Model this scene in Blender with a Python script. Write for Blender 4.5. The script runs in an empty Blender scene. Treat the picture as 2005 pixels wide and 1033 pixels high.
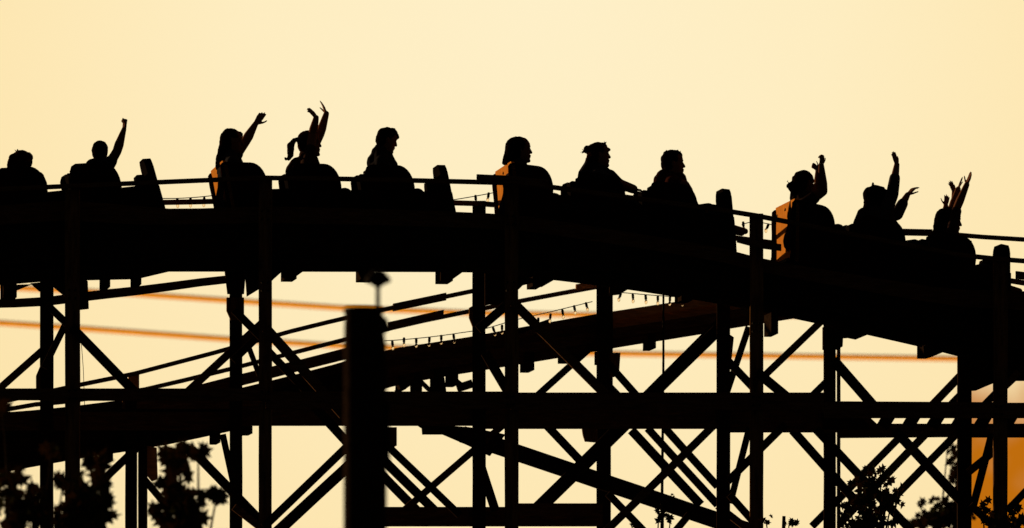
import bpy, bmesh, math, random
from mathutils import Vector, Matrix, noise
random.seed(7)
R = math.radians
SC = bpy.context.scene
COL = SC.collection

# ------------------------------------------------------------------ camera
D0 = 70.0            # metres from the camera to the train
S = 220.1            # photo pixels per metre at that distance
UP = 5.6             # frame centre above the camera at D0
ZC = 1.6
cam = bpy.data.cameras.new('camera'); camo = bpy.data.objects.new('camera', cam); COL.objects.link(camo)
camo.location = (0, 0, ZC); camo.rotation_euler = (R(90), 0, 0)
cam.sensor_width = 36; cam.lens = 36 * D0 / (2005 / S)
cam.shift_y = UP / (2005 / S)
cam.clip_start = 1; cam.clip_end = 20000
cam.dof.use_dof = True; cam.dof.focus_distance = 71.0; cam.dof.aperture_fstop = 3.0
SC.camera = camo

# ------------------------------------------------------------------ sky
w = bpy.data.worlds.new('World'); SC.world = w; w.use_nodes = True
nt = w.node_tree; nt.nodes.clear(); L = nt.links.new
out = nt.nodes.new('ShaderNodeOutputWorld'); bg = nt.nodes.new('ShaderNodeBackground'); L(bg.outputs[0], out.inputs[0])
tc = nt.nodes.new('ShaderNodeTexCoord')
SUN_AZ = R(24)       # glow centre, almost straight ahead, a little left
def wmath(op, a, b=None, c=None, clamp=False):
    n = nt.nodes.new('ShaderNodeMath'); n.operation = op; n.use_clamp = clamp
    for i, q in enumerate((a, b, c)):
        if q is None: continue
        if isinstance(q, (int, float)): n.inputs[i].default_value = q
        else: L(q, n.inputs[i])
    return n.outputs[0]
sep = nt.nodes.new('ShaderNodeSeparateXYZ'); L(tc.outputs['Generated'], sep.inputs[0])
# broad evening glow towards +Y: full ahead, nearly nothing behind the camera
def wdot(vec):
    n = nt.nodes.new('ShaderNodeVectorMath'); n.operation = 'DOT_PRODUCT'
    L(tc.outputs['Generated'], n.inputs[0]); n.inputs[1].default_value = vec
    return n.outputs['Value']
def wramp(fac, pts):
    n = nt.nodes.new('ShaderNodeValToRGB'); L(fac, n.inputs[0])
    e = n.color_ramp.elements
    while len(e) > 1: e.remove(e[-1])
    e[0].position = pts[0][0]; e[0].color = (*pts[0][1], 1)
    for p, c in pts[1:]:
        q = e.new(p); q.color = (*c, 1)
    return n.outputs[0]
gdir = Vector((0.004, 1, 0.115)).normalized()
ang = wmath('ARCCOSINE', wmath('MINIMUM', wdot(gdir), 0.9999999))
near = wramp(wmath('MULTIPLY', ang, 1 / 3.1416), [
    (0.0, (0.995, 0.865, 0.575)), (0.012, (0.992, 0.845, 0.53)), (0.022, (0.985, 0.795, 0.445)), (0.034, (0.96, 0.745, 0.38)),
    (0.10, (0.75, 0.47, 0.20)), (0.22, (0.20, 0.10, 0.05)), (0.40, (0.030, 0.018, 0.012)), (0.6, (0.012, 0.009, 0.008)), (1.0, (0.010, 0.008, 0.007))])
# low bank of orange dusk cloud to the right, near the horizon
cd = Vector(((1975 - 1002.5) / S / D0, 1, (UP + (516.5 - 960) / S) / D0)).normalized()
mp = nt.nodes.new('ShaderNodeMapping'); L(tc.outputs['Generated'], mp.inputs[0]); mp.inputs['Scale'].default_value = (150, 20, 110)
nz = nt.nodes.new('ShaderNodeTexNoise'); L(mp.outputs[0], nz.inputs[0]); nz.inputs['Scale'].default_value = 1.0; nz.inputs['Detail'].default_value = 3
az = wmath('MULTIPLY', wmath('SUBTRACT', wmath('DIVIDE', sep.outputs[0], sep.outputs[1]), (1868 - 1002.5) / S / D0), S * D0 / 30.0, clamp=True)
el = wmath('MULTIPLY', wmath('SUBTRACT', (UP + (516.5 - 700) / S) / D0, wmath('DIVIDE', sep.outputs[2], sep.outputs[1])), S * D0 / 140.0)
el = wmath('ADD', el, wmath('MULTIPLY', wmath('SUBTRACT', nz.outputs[0], 0.5), 1.1), clamp=True)
front = wmath('GREATER_THAN', sep.outputs[1], 0.0)
cm = wmath('MULTIPLY', wmath('MULTIPLY', az, el), front)
cm2 = wmath('MULTIPLY', cm, wmath('ADD', 0.62, wmath('MULTIPLY', nz.outputs[0], 0.75)), clamp=True)
mx = nt.nodes.new('ShaderNodeMix'); mx.data_type = 'RGBA'; L(cm2, mx.inputs[0]); L(near, mx.inputs[6]); mx.inputs[7].default_value = (0.52, 0.15, 0.004, 1)
# a little physical sky on top, sun low ahead and to the left
sky = nt.nodes.new('ShaderNodeTexSky'); sky.sky_type = 'NISHITA'; sky.sun_disc = False
sky.sun_elevation = R(4); sky.sun_rotation = R(-60); sky.dust_density = 5
sm = nt.nodes.new('ShaderNodeMix'); sm.data_type = 'RGBA'; sm.blend_type = 'ADD'; sm.inputs[0].default_value = 0.0006
L(mx.outputs[2], sm.inputs[6]); L(sky.outputs[0], sm.inputs[7])
L(sm.outputs[2], bg.inputs[0]); bg.inputs[1].default_value = 1.0

# ------------------------------------------------------------------ sun: low, left and behind the ride
sl = bpy.data.lights.new('sun', 'SUN'); sl.energy = 3.2; sl.angle = R(0.5); sl.color = (1.0, 0.62, 0.30)
so = bpy.data.objects.new('sun', sl); COL.objects.link(so)
to_sun = Vector((-0.78, 0.62, 0.06)).normalized()
so.rotation_euler = to_sun.to_track_quat('Z', 'Y').to_euler()

vs = SC.view_settings; vs.view_transform = 'Standard'; vs.look = 'None'; vs.exposure = 0; vs.gamma = 1
SC.render.engine = 'CYCLES'; SC.render.resolution_x = 1024; SC.render.resolution_y = 528

# ------------------------------------------------------------------ where things stand
TH = R(8)            # the track runs left to right and slightly away from the camera
AC = Vector((-math.sin(TH), math.cos(TH), 0))     # across the track, away from the camera
FW = Vector((math.cos(TH), math.sin(TH), 0))
def P(px, py, v=0.0):
    a = (px - 1002.5) / (S * D0)
    Y = (D0 + v / math.cos(TH)) / (1 - a * math.tan(TH))
    return Vector((a * Y, Y, ZC + (UP + (516.5 - py) / S) * Y / D0))
def lerp(tab, x):
    if x <= tab[0][0]: return tab[0][1]
    for (a, b), (c, d) in zip(tab, tab[1:]):
        if x <= c: return b + (d - b) * (x - a) / (c - a)
    return tab[-1][1]

# ------------------------------------------------------------------ materials
def mat(name, c, rough=0.8, vary=0.35, scale=6.0, stretch=(1, 1, 1), bump=0.0, metal=0.0, sss=0.0, trans=0.0, spec=0.0):
    m = bpy.data.materials.new(name); m.use_nodes = True; t = m.node_tree
    b = t.nodes['Principled BSDF']; b.inputs['Roughness'].default_value = rough; b.inputs['Metallic'].default_value = metal
    b.inputs['Specular IOR Level'].default_value = spec
    co = t.nodes.new('ShaderNodeTexCoord'); ma = t.nodes.new('ShaderNodeMapping'); ma.inputs['Scale'].default_value = stretch
    t.links.new(co.outputs['Object'], ma.inputs[0])
    n = t.nodes.new('ShaderNodeTexNoise'); n.inputs['Scale'].default_value = scale; n.inputs['Detail'].default_value = 5; n.inputs['Roughness'].default_value = 0.65
    t.links.new(ma.outputs[0], n.inputs[0])
    r = t.nodes.new('ShaderNodeValToRGB'); r.color_ramp.elements[0].position = 0.3; r.color_ramp.elements[1].position = 0.7
    r.color_ramp.elements[0].color = (*[x * (1 - vary) for x in c], 1); r.color_ramp.elements[1].color = (*[min(1, x * (1 + vary)) for x in c], 1)
    t.links.new(n.outputs[0], r.inputs[0]); t.links.new(r.outputs[0], b.inputs['Base Color'])
    if bump:
        bp = t.nodes.new('ShaderNodeBump'); bp.inputs['Strength'].default_value = bump; bp.inputs['Distance'].default_value = 0.01
        t.links.new(n.outputs[0], bp.inputs['Height']); t.links.new(bp.outputs[0], b.inputs['Normal'])
    if sss:
        b.inputs['Subsurface Weight'].default_value = sss; b.inputs['Subsurface Radius'].default_value = (0.02, 0.006, 0.003)
    if trans:
        tr = t.nodes.new('ShaderNodeBsdfTranslucent'); tr.inputs[0].default_value = (*c, 1)
        ms = t.nodes.new('ShaderNodeMixShader'); ms.inputs[0].default_value = trans
        t.links.new(b.outputs[0], ms.inputs[1]); t.links.new(tr.outputs[0], ms.inputs[2])
        t.links.new(ms.outputs[0], t.nodes['Material Output'].inputs[0])
    return m
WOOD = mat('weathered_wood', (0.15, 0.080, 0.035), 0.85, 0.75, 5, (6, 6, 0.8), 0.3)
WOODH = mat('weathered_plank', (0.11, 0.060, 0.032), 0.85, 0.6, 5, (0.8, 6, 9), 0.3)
LIT = mat('lit_wood', (0.62, 0.33, 0.13), 0.8, 0.35, 5, (0.8, 6, 9), 0.3)  # lighter wood copy: light on these faces is put into the colour
DARKW = mat('silhouette_wood', (0.022, 0.014, 0.010), 0.9, 0.6, 5, (1, 6, 6), 0.3)  # near-black wood copy: backlit shade is put into the colour
STEEL = mat('dark_steel', (0.02, 0.017, 0.015), 0.7, 0.3, 12, metal=0.1)
BLACKP = mat('black_vinyl', (0.007, 0.006, 0.006), 0.8, 0.3, 8)
CARP = mat('maroon_car_paint', (0.018, 0.005, 0.005), 0.5, 0.3, 5)
ORANGE = mat('orange_car_paint', (0.70, 0.28, 0.045), 0.6, 0.22, 9, (1, 3, 1), 0.2)
SKIN = mat('skin', (0.24, 0.11, 0.07), 0.6, 0.08, 12)
SKIN2 = mat('tanned_skin', (0.15, 0.07, 0.045), 0.6, 0.08, 12)
HAIR = mat('dark_hair', (0.009, 0.005, 0.004), 0.6, 0.4, 30, (3, 3, 1))
HAIR2 = mat('auburn_hair', (0.035, 0.012, 0.006), 0.6, 0.4, 30, (3, 3, 1))
LEAF = mat('leaf', (0.03, 0.035, 0.012), 0.7, 0.5, 20, trans=0.012)
LEAF.node_tree.nodes['Translucent BSDF'].inputs[0].default_value = (0.50, 0.20, 0.03, 1)
BARK = mat('bark', (0.04, 0.028, 0.018), 0.95, 0.5, 8, (3, 3, 1), 0.5)
CABLE = mat('sky_tinted_cable', (0.95, 0.36, 0.02), 0.45, 0.1, 5)  # see-through orange imitates sky glow bleeding around a blurred dark wire
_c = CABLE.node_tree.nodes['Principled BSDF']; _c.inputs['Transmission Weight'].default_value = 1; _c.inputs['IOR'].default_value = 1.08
BLKCAB = mat('black_rubber', (0.015, 0.013, 0.012), 0.6, 0.2, 5)
GROUND = mat('dry_grass_ground', (0.05, 0.06, 0.025), 0.95, 0.5, 0.4)
GLASS = bpy.data.materials.new('clear_bulb_glass'); GLASS.use_nodes = True
_b = GLASS.node_tree.nodes['Principled BSDF']; _b.inputs['Transmission Weight'].default_value = 1; _b.inputs['Roughness'].default_value = 0.05
_b.inputs['IOR'].default_value = 1.12; _b.inputs['Base Color'].default_value = (1, 0.86, 0.7, 1)

# ------------------------------------------------------------------ object helpers
def tag(o, label=None, cat=None, group=None, kind=None):
    if label: o['label'] = label
    if cat: o['category'] = cat
    if group: o['group'] = group
    if kind: o['kind'] = kind
    return o
def empty(name, loc, label, cat, group=None, rot=(0, 0, 0)):
    o = bpy.data.objects.new(name, None); COL.objects.link(o); o.location = loc; o.rotation_euler = rot
    o.empty_display_size = 0.2
    return tag(o, label, cat, group)
def wloc(o):
    v = Vector((0, 0, 0))
    while o: v += o.location; o = o.parent
    return v
def obj(name, bm, m, parent=None, local=False, smooth=False):
    """world-space bmesh -> one mesh object under an unrotated parent (local=True: verts already local)"""
    me = bpy.data.meshes.new(name)
    bmesh.ops.recalc_face_normals(bm, faces=bm.faces)
    if not local and parent is None:
        c = Vector((0, 0, 0))
        lo = Vector((min(v.co.x for v in bm.verts), min(v.co.y for v in bm.verts), min(v.co.z for v in bm.verts)))
        hi = Vector((max(v.co.x for v in bm.verts), max(v.co.y for v in bm.verts), max(v.co.z for v in bm.verts)))
        base = Vector(((lo.x + hi.x) / 2, (lo.y + hi.y) / 2, lo.z))
    elif not local: base = wloc(parent)
    else: base = Vector((0, 0, 0))
    for v in bm.verts: v.co -= base
    if smooth:
        for f in bm.faces: f.smooth = True
    bm.to_mesh(me); bm.free(); me.materials.append(m)
    o = bpy.data.objects.new(name, me); COL.objects.link(o)
    if parent is not None: o.parent = parent
    elif not local: o.location = base
    return o
def BM(): return bmesh.new()
def hexa(bm, c8):
    vs_ = [bm.verts.new(c) for c in c8]
    for f in ((0, 1, 2, 3), (7, 6, 5, 4), (0, 4, 5, 1), (1, 5, 6, 2), (2, 6, 7, 3), (3, 7, 4, 0)): bm.faces.new([vs_[i] for i in f])
def box(bm, a, b):
    x0, y0, z0 = a; x1, y1, z1 = b
    hexa(bm, [Vector(p) for p in ((x0, y0, z0), (x1, y0, z0), (x1, y1, z0), (x0, y1, z0), (x0, y0, z1), (x1, y0, z1), (x1, y1, z1), (x0, y1, z1))])
def beam(bm, p0, p1, wd, th, ax=None):
    """timber p0->p1, wd in the track plane, th across it; sliced so its edges wander slightly like sawn wood"""
    ax = ax or AC
    d = (p1 - p0); ln = d.length; d.normalize()
    s = ax.cross(d).normalized(); t = d.cross(s).normalized()
    n = max(1, int(ln / 0.35)); rings = []
    ph = random.random() * 50
    for i in range(n + 1):
        q = p0 + d * (ln * i / n)
        k = wd / 2 * (1 + 0.035 * noise.noise(Vector((i * 0.9, ph, 0)))); of = s * (0.03 * wd * noise.noise(Vector((i * 0.5, ph, 7))))
        rings.append([bm.verts.new(q + of + s * a * k + t * b * th / 2) for a, b in ((-1, -1), (1, -1), (1, 1), (-1, 1))])
    for a, b in zip(rings, rings[1:]):
        for i in range(4): bm.faces.new((a[i], a[(i + 1) % 4], b[(i + 1) % 4], b[i]))
    bm.faces.new(rings[0][::-1]); bm.faces.new(rings[-1])
def tube(bm, pts, rad, seg=8):
    rings = []
    for i, p in enumerate(pts):
        d = (pts[min(i + 1, len(pts) - 1)] - pts[max(i - 1, 0)]).normalized()
        u = d.orthogonal().normalized() if i == 0 else (u_ - d * u_.dot(d)).normalized()
        u_ = u; v = d.cross(u); r = rad[i] if isinstance(rad, (list, tuple)) else rad
        rings.append([bm.verts.new(p + (u * math.cos(a) + v * math.sin(a)) * r) for a in [2 * math.pi * k / seg for k in range(seg)]])
    for a, b in zip(rings, rings[1:]):
        for i in range(seg): bm.faces.new((a[i], a[(i + 1) % seg], b[(i + 1) % seg], b[i]))
    bm.faces.new(rings[0][::-1]); bm.faces.new(rings[-1])
def sphere(bm, c, r, sub=2, M=None):
    mm = Matrix.Translation(c) @ (M or Matrix.Identity(4)) @ (Matrix.Diagonal((r, r, r, 1)) if isinstance(r, (int, float)) else Matrix.Diagonal((*r, 1)))
    bmesh.ops.create_icosphere(bm, subdivisions=sub, radius=1, matrix=mm)
def caps(bm, a, b, ra, rb, seg=12):
    sphere(bm, a, ra); sphere(bm, b, rb)
    if (b - a).length > 1e-4: tube(bm, [a, b], [ra * 0.995, rb * 0.995], seg)
def prism(bm, poly, y0, y1):
    """outline in (x, z), extruded y0..y1 in local coordinates"""
    a = [bm.verts.new((x, y0, z)) for x, z in poly]; b = [bm.verts.new((x, y1, z)) for x, z in poly]
    bm.faces.new(a); bm.faces.new(b[::-1])
    for i in range(len(poly)):
        j = (i + 1) % len(poly); bm.faces.new((a[j], a[i], b[i], b[j]))
def plate(bm, pts, v, th):
    """flat gusset from photo outline at depth v, th metres thick"""
    a = [bm.verts.new(P(x, y, v)) for x, y in pts]; b = [bm.verts.new(P(x, y, v) + AC * th) for x, y in pts]
    bm.faces.new(a); bm.faces.new(b[::-1])
    for i in range(len(pts)):
        j = (i + 1) % len(pts); bm.faces.new((a[j], a[i], b[i], b[j]))

# ------------------------------------------------------------------ ground
bm = BM(); g = 60
bmesh.ops.create_grid(bm, x_segments=40, y_segments=40, size=6000)
for v in bm.verts: v.co.y += 3000
o = obj('ground', bm, GROUND); tag(o, kind='structure')
o.location.z = 0

# ------------------------------------------------------------------ upper trestle
RAILN = [(-200, 379), (93, 365), (395, 352), (520, 347), (700, 349.5), (910, 354.5), (1000, 357), (1090, 366), (1444, 414), (1482, 421), (1635, 451), (1905, 503), (2005, 509), (2300, 540)]
TOPO = [(-200, 40), (130, 28), (345, 55), (900, 60), (1400, 74), (1500, 84), (1800, 75), (1975, 60), (2300, 60)]
BOT = [(-200, 575), (60, 552), (160, 548), (310, 545), (330, 531), (533, 531), (925, 532), (1085, 547), (1230, 566), (1400, 592), (1600, 632), (1700, 655), (1812, 680), (1875, 697), (2005, 722), (2300, 790)]
T1 = empty('coaster_trestle', (P(1000, 1000)[0], P(1000, 1000, 1)[1], 0), 'dark timber trestle with railed track carrying the loaded coaster train', 'roller coaster')
def part(root, name, m, fn):
    b = BM(); fn(b); return obj(name, b, m, root)
def post(root, x0, x1, top, v, m=WOOD, th=0.15, foot=True):
    xc = (x0 + x1) / 2; p = P(xc, top, v); wd = (x1 - x0) / S * p.y / D0
    part(root, 'post', m, lambda b: beam(b, p, Vector((p.x, p.y, 0.0)), wd, th, Vector((0, 1, 0))))
    part(root, 'footing', mat_conc, lambda b: box(b, (p.x - 0.25, p.y - 0.25, -0.1), (p.x + 0.25, p.y + 0.25, 0.18)))
mat_conc = mat('concrete', (0.25, 0.24, 0.22), 0.9, 0.2, 10)
VF = 2.0
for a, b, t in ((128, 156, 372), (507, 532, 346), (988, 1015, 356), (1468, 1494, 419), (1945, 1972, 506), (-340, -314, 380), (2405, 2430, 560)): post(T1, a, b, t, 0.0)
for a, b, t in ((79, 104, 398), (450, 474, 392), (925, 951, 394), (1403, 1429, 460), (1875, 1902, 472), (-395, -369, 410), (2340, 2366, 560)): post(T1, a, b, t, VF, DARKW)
def band(root, name, tab_hi, tab_lo, x0, x1, v, th, m, step=60, cuts=None):
    """board following two photo profiles between x0 and x1"""
    def f(b):
        n = max(2, int((x1 - x0) / step)); rings = []
        for i in range(n + 1):
            x = x0 + (x1 - x0) * i / n
            hi, lo = P(x, tab_hi(x), v), P(x, tab_lo(x), v)
            rings.append([b.verts.new(q) for q in (lo, hi, hi + AC * th, lo + AC * th)])
        for r0, r1 in zip(rings, rings[1:]):
            for i in range(4): b.faces.new((r0[i], r0[(i + 1) % 4], r1[(i + 1) % 4], r1[i]))
        b.faces.new(rings[0][::-1]); b.faces.new(rings[-1])
    return part(root, name, m, f)
bays = [(-330, 142), (142, 520), (520, 1000), (1000, 1482), (1482, 1957), (1957, 2330)]
hiN = lambda x: lerp(RAILN, x) + lerp(TOPO, x)
loN = lambda x: lerp(BOT, x)
ROWS = 4
for bi, (a, b) in enumerate(bays):
    for r in range(ROWS):
        f0 = r / ROWS; f1 = (r + 1) / ROWS
        j0 = random.uniform(-1, 1); hh = (lambda x, f=f0: hiN(x) + (loN(x) - hiN(x)) * f - (3 if f > 0 else 0))
        ll = (lambda x, f=f1, j=j0: hiN(x) + (loN(x) - hiN(x)) * f + (j if f < 1 else 0))
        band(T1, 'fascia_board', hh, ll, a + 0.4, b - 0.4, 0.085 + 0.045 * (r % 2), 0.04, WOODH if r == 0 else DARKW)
# handrails
def rail(root, name, tab, x0, x1, hpx, v, th, m=WOODH, step=70):
    band(root, name, lambda x: lerp(tab, x) - hpx / 2, lambda x: lerp(tab, x) + hpx / 2, x0, x1, v, th, m, step)
for a, b in bays: rail(T1, 'handrail', RAILN, a + 0.3, b - 0.3, 8.0, -0.16 if a != 142 and a != 1000 else -0.16, 0.085)
rail(T1, 'splice_board', [(934, 348), (1000, 350.5), (1076, 360)], 934, 1076, 15, -0.20, 0.035)
RAILF = [(-200, 400), (130, 391), (340, 396), (410, 393), (520, 391), (920, 396), (970, 400), (1090, 408), (1455, 468), (1515, 474), (1640, 492), (1957, 545), (2300, 600)]
for a, b in ((-320, 92), (92, 460), (460, 938), (938, 1415), (1415, 1890), (1890, 2300)): rail(T1, 'handrail', RAILF, a + .3, b - .3, 9, VF - 0.16, 0.08)
rail(T1, 'handrail', [(1640, 450), (1763, 451.5), (1821, 453), (1876, 460), (2005, 468), (2300, 490)], 1700, 2300, 8, VF + 0.5, 0.06)
rail(T1, 'splice_board', [(1755, 453.5), (1826, 455)], 1755, 1826, 13, VF + 0.46, 0.035, WOODH)
rail(T1, 'middle_rail', [(1985, 537), (2300, 575)], 1990, 2300, 15, -0.14, 0.04)
rail(T1, 'middle_rail', [(1440, 466), (1482, 478), (1530, 484)], 1444, 1530, 13, -0.14, 0.04)
for px_ in (1735, 1850): part(T1, 'rail_support', WOOD, lambda b, q=px_: beam(b, P(q, lerp([(1735, 452), (1850, 459), (1985, 467)], q), VF + .53), P(q + 1, 600, VF + .53), 0.05, 0.05))
# running rails, ties, walkway of the upper track (low between the fascia boards)
TRK = lambda x: hiN(x) + lerp([(900, 46), (1400, 36)], x)
for v in (0.62, 1.38):
    for a, b in bays:
        band(T1, 'running_rail', lambda x: TRK(x) + 20 * (v - .62), lambda x: TRK(x) + 16 + 20 * (v - .62), a + .3, b - .3, v, 0.12, DARKW)
        band(T1, 'steel_strap', lambda x: TRK(x) - 2.5 + 20 * (v - .62), lambda x: TRK(x) - 0.5 + 20 * (v - .62), a + .4, b - .4, v - 0.01, 0.14, STEEL)
def across(b, px, py, v0, v1, wpx, hpx):
    c = P(px, py, v0); e = c + AC * (v1 - v0); beam(b, c, e, hpx / S, wpx / S, FW)
x = -320
k = 0
while x < 2320 and k < 66:
    part(T1, 'cross_tie', DARKW, lambda b: across(b, x, TRK(x) + 16, 0.2, 1.9, 12, 10)); x += 40; k += 1
for a, b in bays: band(T1, 'walkway', lambda x: hiN(x) + 20, lambda x: hiN(x) + 30, a + .5, b - .5, 0.18, 0.36, DARKW)
for a, b in ((-320, 92), (92, 460), (460, 938), (938, 1415), (1415, 1890), (1890, 2300)):
    band(T1, 'stringer', lambda x: hiN(x) + 22, lambda x: loN(x) - 10, a + .4, b - .4, VF - 0.12, 0.045, DARKW)
# joist ends below the track and knee gussets
for px, py, wd, h in ((209, 548, 14, 26), (270, 546, 14, 20), (570, 532, 22, 26), (720, 532, 27, 28), (875, 534, 24, 32), (1052, 546, 18, 28), (1517, 632, 14, 42), (1820, 684, 18, 26), (2060, 730, 20, 28), (20, 566, 26, 30), (1215, 558, 20, 20), (1345, 578, 22, 20)):
    part(T1, 'cross_joist', DARKW, lambda b: across(b, px, py, 0.02, 0.40, wd, h))
for pts, v in (([(950, 530), (990, 530), (990, 588), (976, 597), (960, 595), (950, 598)], .9), ([(532, 528), (556, 528), (536, 546), (532, 550)], 0.0), ([(566, 530), (595, 530), (577, 543), (566, 546)], 0.14), ([(873, 531), (908, 531), (887, 546), (873, 547)], .14),
               ([(507, 528), (480, 528), (484, 580), (507, 566)], 0.02), ([(1045, 543), (1088, 546), (1062, 561), (1045, 560)], 0.14), ([(15, 558), (62, 556), (24, 572), (5, 580)], .02),
               ([(60, 554), (128, 548), (128, 580), (104, 560), (78, 570)], .03), ([(1645, 640), (1706, 652), (1677, 664), (1662, 661), (1645, 662)], .02), ([(1808, 676), (1850, 688), (1823, 699), (1809, 696)], .03),
               ([(1875, 690), (1955, 706), (1950, 748), (1912, 764), (1896, 765)], .04), ([(1968, 700), (2010, 712), (2010, 745), (1990, 745), (1972, 762)], .04), ([(1195, 560), (1232, 565), (1213, 576), (1195, 578)], .04),
               ([(1016, 540), (1046, 545), (1046, 552), (1024, 558), (1016, 566)], 0.0), ([(440, 525), (482, 525), (478, 575), (446, 575)], VF - .1), ([(156, 540), (172, 550), (174, 604), (156, 606)], 0.01),
               ([(1195, 575), (1200, 575), (1200, 780), (1195, 800)], 4.06), ([(1612, 640), (1652, 640), (1650, 678), (1640, 684), (1612, 684)], .03)):
    part(T1, 'gusset', DARKW, lambda b: plate(b, pts, v, 0.05))
# long sloping ledger under the left bay
band(T1, 'ledger', lambda x: lerp([(-200, 592), (75, 583), (172, 570), (287, 558), (440, 538)], x), lambda x: lerp([(-200, 606), (75, 600), (172, 588), (287, 575), (440, 553)], x), -330, 452, VF + 0.1, 0.05, WOODH)
# horizontal ledgers bolted across the posts
def ledger(root, x0, x1, y0, y1, v, th=0.05, m=WOODH, e0=None, e1=None):
    band(root, 'ledger', lambda x: y0 if e0 is None else y0 + (e0 - y0) * (x - x0) / (x1 - x0), lambda x: y1 if e1 is None else y1 + (e1 - y1) * (x - x0) / (x1 - x0), x0, x1, v, th, m)
ledger(T1, -330, 142, 760, 783, -0.13); ledger(T1, 142.6, 519.6, 760, 784, -0.13); ledger(T1, 520.4, 999.6, 766, 800, -0.13); ledger(T1, 1000.4, 1481.6, 768, 802, -0.13)
ledger(T1, 1482.4, 1614, 768, 802, -0.13); ledger(T1, 1614.6, 1957, 785, 818, -0.13, e0=787, e1=818); ledger(T1, 1957.6, 2330, 788, 818, -0.13)
ledger(T1, -330, 459.6, 806, 842, VF + .1); ledger(T1, 460.4, 937.6, 795, 833, VF + .1); ledger(T1, 938.4, 1414.6, 795, 839, VF + .1); ledger(T1, 1415.4, 1640, 795, 846, VF + .1)
ledger(T1, 1640.6, 1889.6, 829, 857, VF + .1, e0=829, e1=855); ledger(T1, 1890.4, 2330, 829, 856, VF + .1)
ledger(T1, 690, 1000, 992, 1012, VF + .1); ledger(T1, 690, 1180, 1004, 1030, VF + .18); ledger(T1, 1000.6, 1180, 985, 1010, VF + .1)
for z in (0.9, 3.0):   # more ledgers below the frame
    part(T1, 'ledger', WOODH, lambda b: beam(b, Vector((*P(-330, 500)[:2], z)), Vector((*P(2420, 500)[:2], z)), 0.14, 0.05))
    part(T1, 'ledger', WOODH, lambda b: beam(b, Vector((*P(-390, 500, VF + .12)[:2], z)), Vector((*P(2360, 500, VF + .12)[:2], z)), 0.14, 0.05))
# diagonal braces: x0 y0 x1 y1 width(px) depth
N_, R_, L_, M_ = -0.1, VF + 0.12, 4.1, 5.9
BR = [(-40, 795, 92, 678, 15, R_), (86, 720, 142, 606, 13, .9), (92, 596, 150, 652, 14, .7), (140, 640, 262, 766, 18, N_), (366, 768, 520, 626, 16, R_), (458, 606, 520, 668, 15, .8), (456, 706, 520, 644, 15, 1.0),
      (478, 655, 508, 735, 10, 3.2), (520, 642, 672, 812, 19, N_), (520, 682, 650, 818, 15, R_), (610, 790, 700, 888, 18, R_),
      (516, 1032, 690, 864, 16, N_), (540, 1044, 700, 896, 22, R_), (752, 866, 900, 1008, 14, N_), (740, 890, 852, 1000, 18, R_), (740, 922, 815, 998, 18, 3.2), (793, 997, 985, 832, 14, R_ + .06),
      (950, 690, 1000, 775, 18, 1.0), (936, 645, 1000, 590, 18, 1.1), (936, 895, 970, 1000, 17, .8), (1005, 592, 1190, 776, 18, N_), (1050, 776, 1196, 645, 14, 3.84),
      (1186, 706, 1250, 778, 14, R_), (1180, 742, 1215, 778, 12, 3.0), (1262, 784, 1412, 634, 28, L_ - .3), (1272, 776, 1405, 646, 24, R_), (1466, 640, 1422, 772, 12, .9), (1425, 706, 1480, 764, 15, .7),
      (1494, 738, 1612, 625, 14, R_), (1482, 728, 1545, 780, 18, N_), (1585, 780, 1630, 736, 14, R_), (1632, 704, 1712, 796, 19, N_), (1822, 796, 1880, 736, 16, R_), (1854, 800, 1885, 768, 14, 3.0),
      (1925, 795, 1955, 764, 14, R_), (1960, 762, 2020, 705, 15, R_), (1955, 770, 1994, 728, 12, N_), (1425, 942, 1538, 830, 15, 1.0), (1467, 838, 1430, 985, 12, .9), (1428, 968, 1476, 1022, 14, .7), (1405, 990, 1470, 1040, 14, R_),
      (1236, 842, 1372, 988, 17, N_), (1268, 838, 1405, 988, 15, 3.0), (1302, 838, 1405, 952, 15, R_), (1402, 828, 1186, 1040, 15, N_ - .07), (1190, 966, 1262, 1040, 14, R_), (1350, 1006, 1322, 1040, 14, R_),
      (1072, 834, 1140, 906, 16, R_), (1052, 997, 1238, 815, 28, 3.0), (1552, 842, 1712, 1022, 17, R_), (1598, 840, 1795, 1050, 16, N_), (1775, 842, 1590, 1030, 15, L_), (1812, 850, 1650, 1018, 15, N_ - .07), (1872, 850, 1690, 1036, 15, R_ + .07),
      (1752, 842, 1880, 980, 18, N_), (1942, 850, 1903, 1000, 14, .9), (1896, 924, 1950, 880, 15, 1.0), (1900, 988, 1955, 1040, 14, .7), (1972, 1000, 2010, 960, 14, R_), (375, 880, 520, 1030, 18, R_), (458, 992, 520, 1040, 14, .8),
      (196, 945, 300, 846, 16, L_ - .2), (280, 935, 335, 1000, 14, L_ - .3), (436, 850, 460, 960, 12, .9), (1690, 812, 1720, 840, 10, 1), ]
for i, (x0, y0, x1, y1, wd, v) in enumerate(BR):
    vv = v + 0.004 * (i % 5)
    part(T1, 'brace', WOODH if i % 4 == 0 and wd < 20 else DARKW, lambda b: beam(b, P(x0, y0, vv), P(x1, y1, vv), wd / S, 0.045))
for x in (1735, 1785, 1832, 1880, 1925, 1975):   # short lattice between the two right-hand ledgers
    part(T1, 'blocking', DARKW, lambda b: beam(b, P(x + 7, 812, VF + .03), P(x - 7, 835, VF + .03), 0.11, 0.04))
part(T1, 'blocking', DARKW, lambda b: plate(b, [(1612, 810), (1700, 812), (1702, 840), (1612, 840)], VF + .02, .04))
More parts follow.
